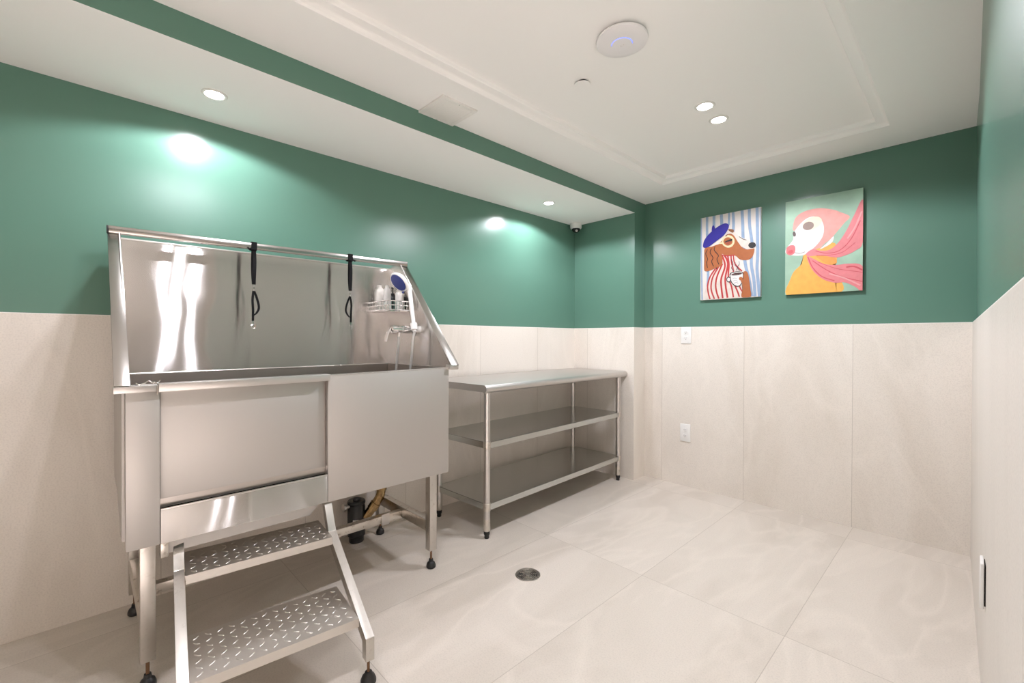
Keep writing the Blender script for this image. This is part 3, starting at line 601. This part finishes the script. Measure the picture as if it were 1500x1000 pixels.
for zt in (.578, .208):
    sh = MB()
    # pan with turned-down edges and a hem
    for (x0_, x1_, y0_, y1_, z0_, z1_) in ((-DEP-.016, .016, -.012, LEN+.012, zt-.003, zt), (.013, .016, -.012, LEN+.012, zt-.038, zt), (-DEP-.016, -DEP-.013, -.012, LEN+.012, zt-.038, zt),
                               (-DEP-.013, .013, -.012, -.009, zt-.038, zt), (-DEP-.013, .013, LEN+.009, LEN+.012, zt-.038, zt), (0, .013, -.012, LEN+.012, zt-.038, zt-.036)):
        sh.box(x0_, x1_, y0_, y1_, z0_, z1_, .0007, 1)
    so = sh.build('shelf', M['galv'], t, world=False)
    for x in (0, -DEP):
        for y in (0, LEN):
            b = MB(); b.lathe((x,y,0), [(.0195,zt+.004), (.0225,zt+.002), (.0225,zt-.040), (.0195,zt-.042)], 20, cap=False); b.build('corner_socket', M['steel_old'], so, world=False)

# ------------------------------------------------------------------ dog bath
tub = thing('dog_bath', (.38, .74, 0), 'stainless steel raised dog grooming bath with splash panels and sliding door', 'bath')
XF, XB, YL, YR = .700, .052, .090, 1.382
zr = lambda y: 1.040 + .0145*(y-.06)/1.37      # rim height climbs a little to the right
def side(y0, th, name):
    b = MB(); b.prism([(XB,y0,.50), (XF-.002,y0,.50), (XF-.002,y0,zr(y0)-.005), (.722,y0,zr(y0)), (.192,y0,1.643+.018*(y0>.7)), (XB,y0,1.628+.006*(y0>.7))], (0,1,0), th)
    return b.build(name, M['steel_back'] if y0 > .7 else M['steel_v'], tub, smooth=0)
side(YL+.008, .004, 'side_panel'); side(1.379, .004, 'side_panel')
b = MB(); b.prism([(XB,.100,.50), (XB,1.380,.50), (XB,1.380,1.634), (XB,.100,1.628)], (1,0,0), .004)
b.build('back_panel', M['steel_back'], tub, smooth=0)
b = MB(); b.tube([(XB+.003,.100,1.629), (XB+.003,1.380,1.635)], .0045, 10); b.build('back_hem', M['steel'], tub)
# sloped edge flanges
def flange(y0, y1, dz, name='edge_flange'):
    b = MB(); A = Vector((.180,0,1.640+dz)); Bq = Vector((.722,0,zr(y0)+.002)); d = (Bq-A).normalized(); n = Vector((-d.z,0,d.x))*-1
    n = Vector((-d.z, 0, d.x)); n = n if n.z > 0 else -n
    b.prism([A+Vector((0,y0,0)), Bq+Vector((0,y0,0)), Bq+Vector((0,y1,0)), A+Vector((0,y1,0))], n, .004, .001)
    yo = y0 if y0 < .5 else y1-.004
    b.prism([A+Vector((0,yo,0)), Bq+Vector((0,yo,0)), Bq-n*.022+Vector((0,yo,0)), A-n*.022+Vector((0,yo,0))], (0,1,0), .004)
    return b.build(name, M['flange'], tub)
flange(.064, .104, 0); flange(1.380, 1.430, .016)
# restraint rail across the top
b = MB(); b.bar((.190,.066,1.637), (.190,1.430,1.655), .030, .029, bev=.003); rail = b.build('restraint_rail', M['flange'], tub)
b = MB(); b.bar((.190,.0615,1.637), (.190,.0660,1.637), .031, .030, bev=.001); b.build('end_cap', M['blackplastic'], rail)
# basin inside
b = MB()
b.box(XB+.004, XF-.03, .104, 1.378, .600, .606)
b.box(XB+.004, XB+.008, .104, 1.378, .600, 1.036); b.box(XB+.004, XF-.03, .1025, .1065, .600, 1.036); b.box(XB+.004, XF-.03, 1.3745, 1.3785, .600, 1.036)
b.box(XF-.034, XF-.030, .104, 1.378, .600, 1.030)
b.build('basin', M['basin'], tub, smooth=0)
b = MB(); b.tube([(XB+.009,.106,1.040), (XB+.009,1.374,1.040), (XF-.01,1.374,1.043)], .0042, 8); b.build('basin_seam', M['steel'], tub)
# front skin
def fpanel(name, y0, y1, z0, z1, x1=XF, th=.030, mat='steel_v', bev=.0015):
    b = MB(); b.box(x1-th, x1, y0, y1, z0, z1, bev); return b.build(name, M[mat], tub)
b = MB(); b.prism([(XF-.028,.749,.492), (XF-.028,YR,.492), (XF-.028,YR,zr(YR)-.012), (XF-.028,.749,zr(.749)-.012)], (1,0,0), .028, .002); b.build('front_panel', M['steel_v'], tub)
b = MB(); b.bar((XF-.014,.749,zr(.749)-.010), (XF-.014,YR,zr(YR)-.010), .030, .006, bev=.002); b.build('front_hem', M['edge'], tub)
fpanel('corner_post', .0925, .1810, .494, 1.022)
b = MB(); b.box(XF-.034, XF-.020, .183, .742, .643, 1.018, .001); door = b.build('sliding_door', M['steel_v'], tub)
b = MB(); b.bar((XF-.004,.176,zr(.176)-.012), (XF-.004,.752,zr(.752)-.016), .046, .028, bev=.0025); b.build('door_rim', M['edge'], door)
b = MB(); b.box(XF-.060, XF-.036, .183, .748, .500, .660); b.box(XF-.060, XF-.036, .738, .748, .60, 1.0); b.build('door_gap_shade', M['dark'], tub)  # near-black boxes paint the shade in the gaps around the door
fpanel('lower_front_panel', .1825, .747, .493, .611, mat='steel_strip')
b = MB(); b.bar((XF-.0015,.1825,.6115), (XF-.0015,.747,.6115), .007, .006, bev=.0015); b.build('track_hem', M['steel'], tub)
b = MB(); b.bar((XF-.002,.062,zr(.06)-.011), (XF-.002,.1745,zr(.17)-.011), .048, .023, bev=.0025); b.build('corner_rim', M['edge'], tub)
b = MB(); b.bar((XF+.001,1.375,zr(1.4)-.006), (XF+.001,1.432,zr(1.43)-.008), .040, .026, bev=.003); b.build('corner_rim', M['steel'], tub)
# rim latch: bent wire
b = MB(); zl = zr(.13)+.002
b.tube(spline([(XF+.008,.118,zl+.006), (XF+.010,.126,zl), (XF+.006,.140,zl+.004), (XF+.004,.152,zl+.011), (XF+.010,.160,zl+.004), (XF+.014,.166,zl+.006), (XF+.006,.174,zl+.003), (XF+.002,.182,zl+.012)], 5), .0022, 8)
b.tube([(XF+.023,.1725,zl-.004), (XF+.025,.1725,zl-.034)], .0018, 6)
b.build('rim_latch', M['steel_old'], tub)
# left outer skin, right outer skin, underside pan
b = MB(); b.box(.062, .595, YL-.003, YL+.006, .600, 1.020, .001); b.prism([(.30,YL-.003,.600), (.595,YL-.003,.600), (.595,YL-.003,.496), (.50,YL-.003,.496)], (0,1,0), .009); b.build('outer_skin', M['steel_v'], tub, smooth=0)
b = MB(); b.box(.062, XF-.030, 1.384, 1.387, .494, 1.03); b.build('outer_skin', M['steel_v'], tub, smooth=0)
b = MB(); b.box(.07, XF-.032, .10, 1.376, .494, .500); b.prism([(.655,.205,.496), (.655,.735,.496), (.655,.718,.468), (.655,.690,.440), (.655,.205,.440)], (-1,0,0), .012)
b.build('under_pan', M['steel_v'], tub, smooth=0)
# legs
def leg(x, y):
    b = MB(); b.box(x-.021, x+.021, y-.021, y+.021, .095, .495, .002); lg = b.build('leg', M['steel_leg'], tub)
    b = MB(); b.cyl((x,y,.040), (x,y,.100), .0055, 10); b.build('levelling_rod', M['rust'], lg)
    b = MB(); b.lathe((x,y,0), [(.021,0), (.0245,.004), (.0245,.014), (.020,.026), (.012,.033), (.011,.040), (.010,.046), (0,.046)], 24); b.build('rubber_foot', M['rubber'], lg)
for x in (.660, .105):
    for y in (.150, 1.300): leg(x, y)
for y in (.150, 1.300):
    b = MB(); b.box(.125, .640, y-.019, y+.019, .190, .248, .002); b.build('cross_bar', M['steel_old'], tub)
b = MB(); b.box(.350, .390, .169, 1.281, .186, .226, .002); b.build('long_bar', M['steel_old'], tub)
b = MB(); b.box(.388, .396, 1.160, 1.205, .176, .236, .001); b.build('bar_clip', M['steel'], tub)
b = MB(); b.box(.652, .690, .183, .205, .440, .494, .002); b.build('hinge_stub', M['steel_old'], tub)
b = MB(); b.prism([(.664,.753,.492), (.690,.753,.492), (.690,.753,.455), (.682,.753,.436), (.670,.753,.436), (.664,.753,.452)], (0,1,0), .012, .002); b.build('hook_tab', M['steel'], tub)
# brass waste
dp = [(.175,1.272,.494), (.175,1.272,.340), (.175,1.270,.290), (.172,1.262,.255), (.160,1.238,.212), (.146,1.212,.172), (.134,1.192,.140)]
b = MB(); b.tube(spline(dp, 6), .0260, 20); dr = b.build('waste_pipe', M['brass'], tub)
for p, q in (((.175,1.271,.296), (.175,1.271,.326)), ((.162,1.242,.219), (.152,1.223,.188))):
    b = MB(); b.tube([p, q], .0310, 16); b.build('pipe_collar', M['brass'], dr)

# ------------------------------------------------------------------ drain canister under the bath
c = (.100, 1.150, 0)
t = thing('drain_canister', c, 'black cylindrical drain trap canister on the floor under the bath', 'canister')
b = MB(); b.lathe(c, [(.040,0), (.042,.004), (.042,.030), (.050,.040), (.050,.205), (.047,.212), (.047,.222), (.051,.226), (.051,.236), (.047,.242), (.020,.243), (.018,.256), (.009,.258), (0,.258)], 36); b.build('body', M['blackplastic'], t)
b = MB(); b.cyl((c[0],c[1]-.046,.215), (c[0],c[1]-.066,.215), .012, 16); b.lathe((c[0],c[1]-.064,.215), [(.019,0), (.022,.004), (.022,.016), (.017,.020), (.008,.022), (0,.022)], 20, axis=(0,-1,0)); b.build('hose_fitting', M['steel'], t)
a = math.atan2(-.62, .55)
b = MB(); n_ = 6
lab = [[Vector((c[0]+.0505*math.cos(a+ (k-n_/2)*.11+.35), c[1]+.0505*math.sin(a+(k-n_/2)*.11+.35), z)) for k in range(n_+1)] for z in (.128, .142)]
b.rings(lab, False, False); b.build('label', M['label'], t)

# ------------------------------------------------------------------ step ladder
SA = math.radians(-5.7)
P0 = Vector((1.172, .690, 0))
t = thing('step_ladder', P0, 'two-tread checker plate step ladder hooked under the bath front', 'step ladder', None, 0)
fb = Vector((math.cos(SA), math.sin(SA), 0)); fa = Vector((math.sin(SA), -math.cos(SA), 0))     # outwards, and along the tread towards the left
def lp(o, bb, z): return P0 + fa*o + fb*bb + Vector((0,0,z))
TW = .487
for o in (0., TW):
    side_pts = [(.012,.086), (.012,.155), (-.440,.372), (-.512,.488)]
    b = MB()
    # square tube stringer, mitred as one profile
    up = [(.012,.086), (.012,.166), (-.425,.386), (-.487,.490)]
    lo = [(-.024,.086), (-.024,.143), (-.452,.357), (-.527,.490)]
    w = .030 if o == 0. else -.030
    b.prism([lp(o - (0 if o == 0 else 0), x, z) for x, z in up + lo[::-1]], fa*w*-1, abs(w), .0015)
    sg = b.build('stringer', M['steel_leg'], t)
    f0 = o + (-.015 if o == 0. else .015)
    q = lp(f0, -.006, 0)
    b = MB(); b.cyl(q+Vector((0,0,.040)), q+Vector((0,0,.090)), .0048, 10); b.build('levelling_rod', M['rust'], sg)
    b = MB(); b.lathe(q, [(.022,0), (.0265,.004), (.0265,.013), (.021,.026), (.014,.033), (.012,.040), (0,.041)], 24); b.build('rubber_foot', M['rubber'], sg)
def tread(b0, b1, z):
    b = MB(); th = .030
    b.prism([lp(.002,b0,z-.003), lp(.002,b1,z-.003), lp(TW-.002,b1,z-.003), lp(TW-.002,b0,z-.003)], (0,0,1), .003)
    for bb in (b0, b1-.003): b.prism([lp(.002,bb,z-th), lp(.002,bb+.003,z-th), lp(TW-.002,bb+.003,z-th), lp(TW-.002,bb,z-th)], (0,0,1), th-.0025)
    pl = b.build('tread', M['plate'], t, smooth=0)
    b = MB(); p = .0335; ni = int((TW-.012)/p); nj = int((b1-b0-.004)/p)
    o0 = (TW-(ni-1)*p)/2; q0 = (b1-b0-(nj-1)*p)/2
    for i in range(ni):
        for j in range(nj):
            cc = lp(o0+i*p, b0+q0+j*p, z-.0002)
            s_ = 1 if (i+j) % 2 else -1
            d = (fa*math.cos(s_*PI/4) + fb*math.sin(s_*PI/4)); e = Vector((-d.y, d.x, 0))
            # raised lozenge, lens-shaped in plan with a rounded crown
            L_, W_, H_ = .0125, .0034, .0022
            rows = []
            for f, hh_ in ((1.0, 0), (.80, .6), (.45, .92)):
                rows.append([cc + d*(L_*math.cos(2*PI*k/12)*(.35+.65*f)) + e*(W_*f*math.copysign(abs(math.sin(2*PI*k/12))**1.3, math.sin(2*PI*k/12))) + Vector((0,0,H_*hh_)) for k in range(12)])
            b.rings(rows)
    b.build('raised_pattern', M['plate'], pl, smooth=75)
tread(-.310, -.052, .208)
tread(-.575, -.362, .387)

# ------------------------------------------------------------------ shower fittings on the right splash panel
YP = 1.3785
c = (.375, YP, 1.246)
t = thing('mixer_tap', c, 'chrome single lever mixer tap on the bath end panel', 'tap')
b = MB(); b.lathe(c, [(.034,0), (.034,.003), (.030,.010), (.020,.014), (.017,.016)], 32, axis=(0,-1,0)); b.build('escutcheon', M['chrome'], t)
b = MB(); b.lathe(c, [(.0165,.012), (.0165,.030), (.0205,.036), (.0205,.112), (.0185,.116), (.0185,.122), (.0230,.124), (.0230,.146), (.018,.152), (0,.154)], 28, axis=(0,-1,.02))
b.box(c[0]-.015, c[0]+.015, c[1]-.100, c[1]-.040, c[2]-.006, c[2]+.024, .005)
b.cyl((c[0],c[1]-.106,c[2]-.014), (c[0],c[1]-.106,c[2]-.036), .0105, 16)
b.build('body', M['chrome'], t)
b = MB(); ll = spline([(c[0],c[1]-.128,c[2]+.020), (c[0]-.002,c[1]-.146,c[2]+.020), (c[0]-.004,c[1]-.166,c[2]-.004), (c[0]-.006,c[1]-.178,c[2]-.036), (c[0]-.008,c[1]-.184,c[2]-.066)], 6)
b.strip(ll, .019, .008, (1,0,0)); b.build('lever', M['chrome'], t)

hb = Vector((.425, YP, 1.252)); hc = hb + Vector((.022,-.052,.012))
t = thing('shower_bracket', hb, 'pale swivel shower bracket on the sloping bath end panel', 'bracket')
b = MB(); b.lathe(hb, [(.019,0), (.019,.006), (.014,.012), (.012,.036), (.015,.040), (.0135,.048)], 24, axis=(0,-1,0)); b.build('wall_plate', M['plastic'], t)
hd = Vector((.338, 1.296, 1.522))                       # middle of the spray head
nrm = Vector((.10,-.78,-.60)).normalized()
vv = (hc-hd) - nrm*(hc-hd).dot(nrm); vv.normalize()
h1 = hd + vv*.068 - nrm*.014
ax = (h1 - hc).normalized()
b = MB(); b.lathe(hc - ax*.020, [(.0115,0), (.0175,0), (.0190,.040), (.0130,.040)], 24, axis=ax, cap=False)
b.bar(hb+Vector((0,-.040,0)), hc, .018, .018, bev=.004); b.build('holder_cup', M['plastic'], t)

t = thing('hand_shower', hc, 'white hand shower with round blue spray face in its bracket', 'hand shower')
nrm = Vector((.10,-.78,-.60)).normalized(); R_ = .060
b = MB(); Lh = (h1-hc).length
b.tube([hc-ax*.030, hc+ax*.02, hc+ax*Lh*.35, hc+ax*Lh*.65, hc+ax*Lh*.9, h1, hd+vv*.045-nrm*.017, hd+vv*.02-nrm*.018], [.0095,.0105,.0115,.0115,.0125,.0145,.019,.020], 18)
b.build('handle', M['plastic'], t)
b = MB(); b.lathe(hd, [(0,-.030), (.030,-.027), (.050,-.018), (R_,-.006), (R_+.002,.001), (R_,.008), (R_-.005,.010), (R_-.007,.008)], 44, axis=nrm); hh = b.build('head', M['plastic'], t)
b = MB(); b.lathe(hd, [(R_-.0065,.007), (R_-.008,.0105), (.030,.0125), (0,.013)], 44, axis=nrm)
u1 = nrm.cross(Vector((0,0,1))).normalized(); u2 = nrm.cross(u1)
for R2, n2 in ((.045, 22), (.033, 16), (.021, 10), (.010, 5)):
    for k in range(n2):
        p = hd + (u1*math.cos(2*PI*k/n2)+u2*math.sin(2*PI*k/n2))*R2 + nrm*(.0112 if R2 > .03 else .0125)
        b.tube([p, p+nrm*.0022], .0016, 6)
b.build('spray_face', M['blue'], t)
b = MB(); sel = hd + (u2*(1 if u2.z < 0 else -1))*(R_-.002) + nrm*.006; b.tube([sel-nrm*.006, sel+nrm*.010+Vector((0,0,-.006))], .0045, 10); b.build('mode_tab', M['blue'], t)
b = MB(); q = hd - nrm*.012 + (u1*.6 - u2*(1 if u2.z < 0 else -1)*-.1).normalized()*(R_-.012); b.obox(q - nrm*.002, u1, u2, nrm, .014, .022, .016, .002); b.build('accent_band', M['pale_grey'], hh)
b = MB()
hose = [hc-ax*.028, (.448,1.318,1.180), (.436,1.318,1.090), (.415,1.315,.990), (.385,1.305,.880), (.345,1.292,.812), (.310,1.285,.830), (.325,1.279,.950), (.352,1.274,1.080), (.372,1.2725,1.170), (.375,1.2725,1.214)]
b.tube(spline(hose, 8), .0068, 12); b.build('hose', plain('pale_shower_hose', (.62,.61,.59), .3, .35), t)

# ------------------------------------------------------------------ wire basket and bottles
bx0, bx1, by0, by1, bz = .066, .345, 1.226, 1.374, 1.362
t = thing('wire_basket', ((bx0+bx1)/2, (by0+by1)/2, bz), 'chrome slatted corner basket holding bottles in the bath', 'basket')
b = MB()
loop = lambda z: [(bx0,by0,z), (bx1,by0,z), (bx1,by1,z), (bx0,by1,z), (bx0,by0,z)]
for z, r in ((bz,.0030), (bz+.026,.0028), (bz+.050,.0034)):
    L4 = loop(z)
    for i in range(4): b.tube([L4[i], L4[i+1]], r, 8)
b.build('rim_wire', M['chrome'], t)
b = MB(); n1 = 16
for k in range(n1+1):
    x = bx0+(bx1-bx0)*k/n1; b.box(x-.0035, x+.0035, by0-.001, by0+.001, bz, bz+.026)
    if k % 2: b.tube([(x,by0,bz+.026), (x,by0,bz+.050)], .0018, 6)
for k in range(1, 9):
    y = by0+(by1-by0)*k/9; b.tube([(bx1,y,bz), (bx1,y,bz+.050)], .0020, 6)
b.build('side_slat', M['chrome'], t)
b = MB()
for k in range(1, 12):
    y = by0+(by1-by0)*k/12; b.tube([(bx0,y,bz), (bx1,y,bz)], .0019, 6)
b.build('base_wire', M['chrome'], t)
b = MB(); b.prism([(bx1-.02,by0+.02,bz-.004), (bx1-.12,by0+.05,bz-.004), (bx1-.12,by1-.03,bz-.004), (bx1-.02,by1-.02,bz-.004)], (0,0,-1), .004); b.build('drip_tray', M['chrome'], t)

def bottle(x, y, w, d, h, mat, label, cap=True, rz=.0, kind='flip'):
    z = bz+.0025
    t = thing('bottle', (x,y,z), label, 'bottle', 'bottles in the wire basket')
    rr = []
    for (s_, zz_) in ((.86,0), (.97,.003), (1,.010), (1,h*.62), (.97,h*.74), (.84,h*.84), (.55,h*.90), (.44,h*.92)):
        ring = []
        for k in range(28):
            a = 2*PI*k/28; ca, sa = math.cos(a), math.sin(a)
            px = abs(ca)**.7*math.copysign(1,ca)*w/2*s_; py = abs(sa)**.7*math.copysign(1,sa)*d/2*s_
            ring.append(Vector((x+px*math.cos(rz)-py*math.sin(rz), y+px*math.sin(rz)+py*math.cos(rz), z+zz_)))
        rr.append(ring)
    b = MB(); b.rings(rr); b.build('body', M[mat], t)
    b = MB(); r0 = min(w, d)*.27
    b.lathe((x,y,z), [(r0,h*.905), (r0,h*.99), (r0*.9,h)], 20)
    if kind == 'pump':
        b.tube([(x,y,z+h), (x,y,z+h+.026)], .004, 10); b.obox(Vector((x+.008,y-.006,z+h+.030)), Vector((.8,-.6,0)), Vector((.6,.8,0)), Vector((0,0,1)), .040, .013, .009, .003)
    b.build('cap' if kind != 'pump' else 'pump_head', M[mat] if kind != 'pump' else M['blackplastic'], t)
bottle(.165, 1.262, .078, .052, .150, 'cream_bottle', 'wide white bottle at the left end of the wire basket', rz=-.2)
bottle(.248, 1.268, .040, .040, .142, 'pale_grey', 'slim pale grey bottle in the middle of the wire basket')
bottle(.272, 1.335, .046, .046, .120, 'cream_bottle', 'short white bottle beside the dark one in the wire basket')
bottle(.185, 1.338, .046, .044, .105, 'blackplastic', 'dark pump bottle at the back of the wire basket', kind='pump')

# ------------------------------------------------------------------ tethers on the rail
def tether(y, zc, label, flip):
    t = thing('grooming_tether', (.190, y, zc), label, 'tether', 'black tethers on the bath rail')
    wd = (0,1,0)
    b = MB()
    hw, hh = .0185, .0180
    wrap = [(.190-hw,y,zc-hh), (.190-hw,y,zc+hh), (.190+hw,y,zc+hh), (.190+hw,y,zc-hh), (.190+hw*.3,y,zc-hh-.004), (.190-hw,y,zc-hh)]
    b.strip(wrap, .024, .0022, wd); b.build('rail_loop', M['nylon'], t)
    b = MB(); b.strip([(.209,y-.012*flip,zc-.012), (.212,y-.022*flip,zc-.020), (.211,y-.028*flip,zc-.012)], .008, .002, (0,.3,1)); b.build('loose_end', M['nylon'], t)
    b = MB()
    z1, z2 = zc-.018, zc-.186
    b.strip(spline([(.200,y+.002,z1), (.204,y+.003,zc-.07), (.207,y+.001,zc-.13), (.202,y,z2)], 6), .015, .0024, wd)
    b.strip(spline([(.196,y-.002,z1), (.193,y-.003,zc-.07), (.191,y-.002,zc-.13), (.197,y,z2)], 6), .015, .0024, wd); b.build('upper_strap', M['nylon'], t)
    b = MB(); b.torus((.199,y,z2-.004), .0065, .0019, (1,.3,0), 18, 7); b.cyl((.199,y,z2-.010), (.199,y,z2-.022), .0038, 12); b.torus((.199,y,z2-.027), .0060, .0018, (0,1,0), 18, 7); b.build('swivel', M['chrome'], t)
    z3, z4 = z2-.030, z2-.150
    b = MB(); f = flip
    b.strip(spline([(.199,y-.001,z3), (.201,y-.006*f,zc-.26), (.201,y-.004*f,z4+.03), (.199,y-.004*f,z4-.028)], 6), .0105, .0024, wd)
    b.strip(spline([(.198,y+.001,z3), (.196,y+.014*f,z3-.035), (.195,y+.023*f,z3-.080), (.197,y+.012*f,z4+.012), (.199,y-.002*f,z4)], 6), .0105, .0024, wd); b.build('lower_loop', M['nylon'], t)
    z5 = z4-.030
    b = MB(); b.cyl((.199,y-.004*f,z5+.004), (.199,y-.004*f,z5-.010), .0040, 10); b.torus((.199,y-.004*f,z5-.024), .0095, .0020, (1,.2,0), 22, 7, .5, 2*PI); b.cyl((.199,y+.0055*f,z5-.026), (.199,y+.004*f,z5-.012), .0017, 8); b.build('snap_hook', M['chrome'], t)
tether(.588, 1.6439, 'black nylon grooming tether on the bath rail, farther from the shower', 1)
tether(1.068, 1.6502, 'black nylon grooming tether on the bath rail, nearer to the shower', -1)

# ------------------------------------------------------------------ camera and view
yaw, pitch, roll = .803775, -.00697325, .00272847
w = Vector((-math.sin(yaw)*math.cos(pitch), math.cos(yaw)*math.cos(pitch), math.sin(pitch)))
r = Vector((math.cos(yaw), math.sin(yaw), 0)); u = r.cross(w)
r2 = r*math.cos(roll)+u*math.sin(roll); u2 = -r*math.sin(roll)+u*math.cos(roll)
cam = bpy.data.cameras.new('camera'); co = bpy.data.objects.new('camera', cam); COL.objects.link(co)
mw = Matrix((r2, u2, -w)).transposed().to_4x4(); mw.translation = Vector((2.61559, 0, 1.2)); co.matrix_world = mw
cam.sensor_width = 36; cam.lens = 647.856/1500*36; cam.clip_start = .01; cam.clip_end = 50
S.camera = co
wd_ = bpy.data.worlds.new('world'); S.world = wd_; wd_.use_nodes = True     # added faint fill, brighter from below, devised to lift the ceiling
nt = wd_.node_tree; bg = nt.nodes['Background']
tc = nt.nodes.new('ShaderNodeTexCoord'); sp = nt.nodes.new('ShaderNodeSeparateXYZ'); nt.links.new(tc.outputs['Generated'], sp.inputs[0])
nt.links.new(ramp(nt, mth(nt, 'ADD', mth(nt, 'MULTIPLY', sp.outputs['Z'], .5), .5), [(.42, (1, .975, .945)), (.54, (.16, .158, .155))]), bg.inputs[0]); bg.inputs[1].default_value = .1
S.view_settings.view_transform = 'Standard'; S.view_settings.look = 'None'; S.view_settings.gamma = 1; S.view_settings.use_curve_mapping = False
S.view_settings.exposure = 0.55
S.cycles.use_denoising = True; S.cycles.max_bounces = 14; S.cycles.diffuse_bounces = 8; S.cycles.glossy_bounces = 6; S.cycles.sample_clamp_indirect = 8
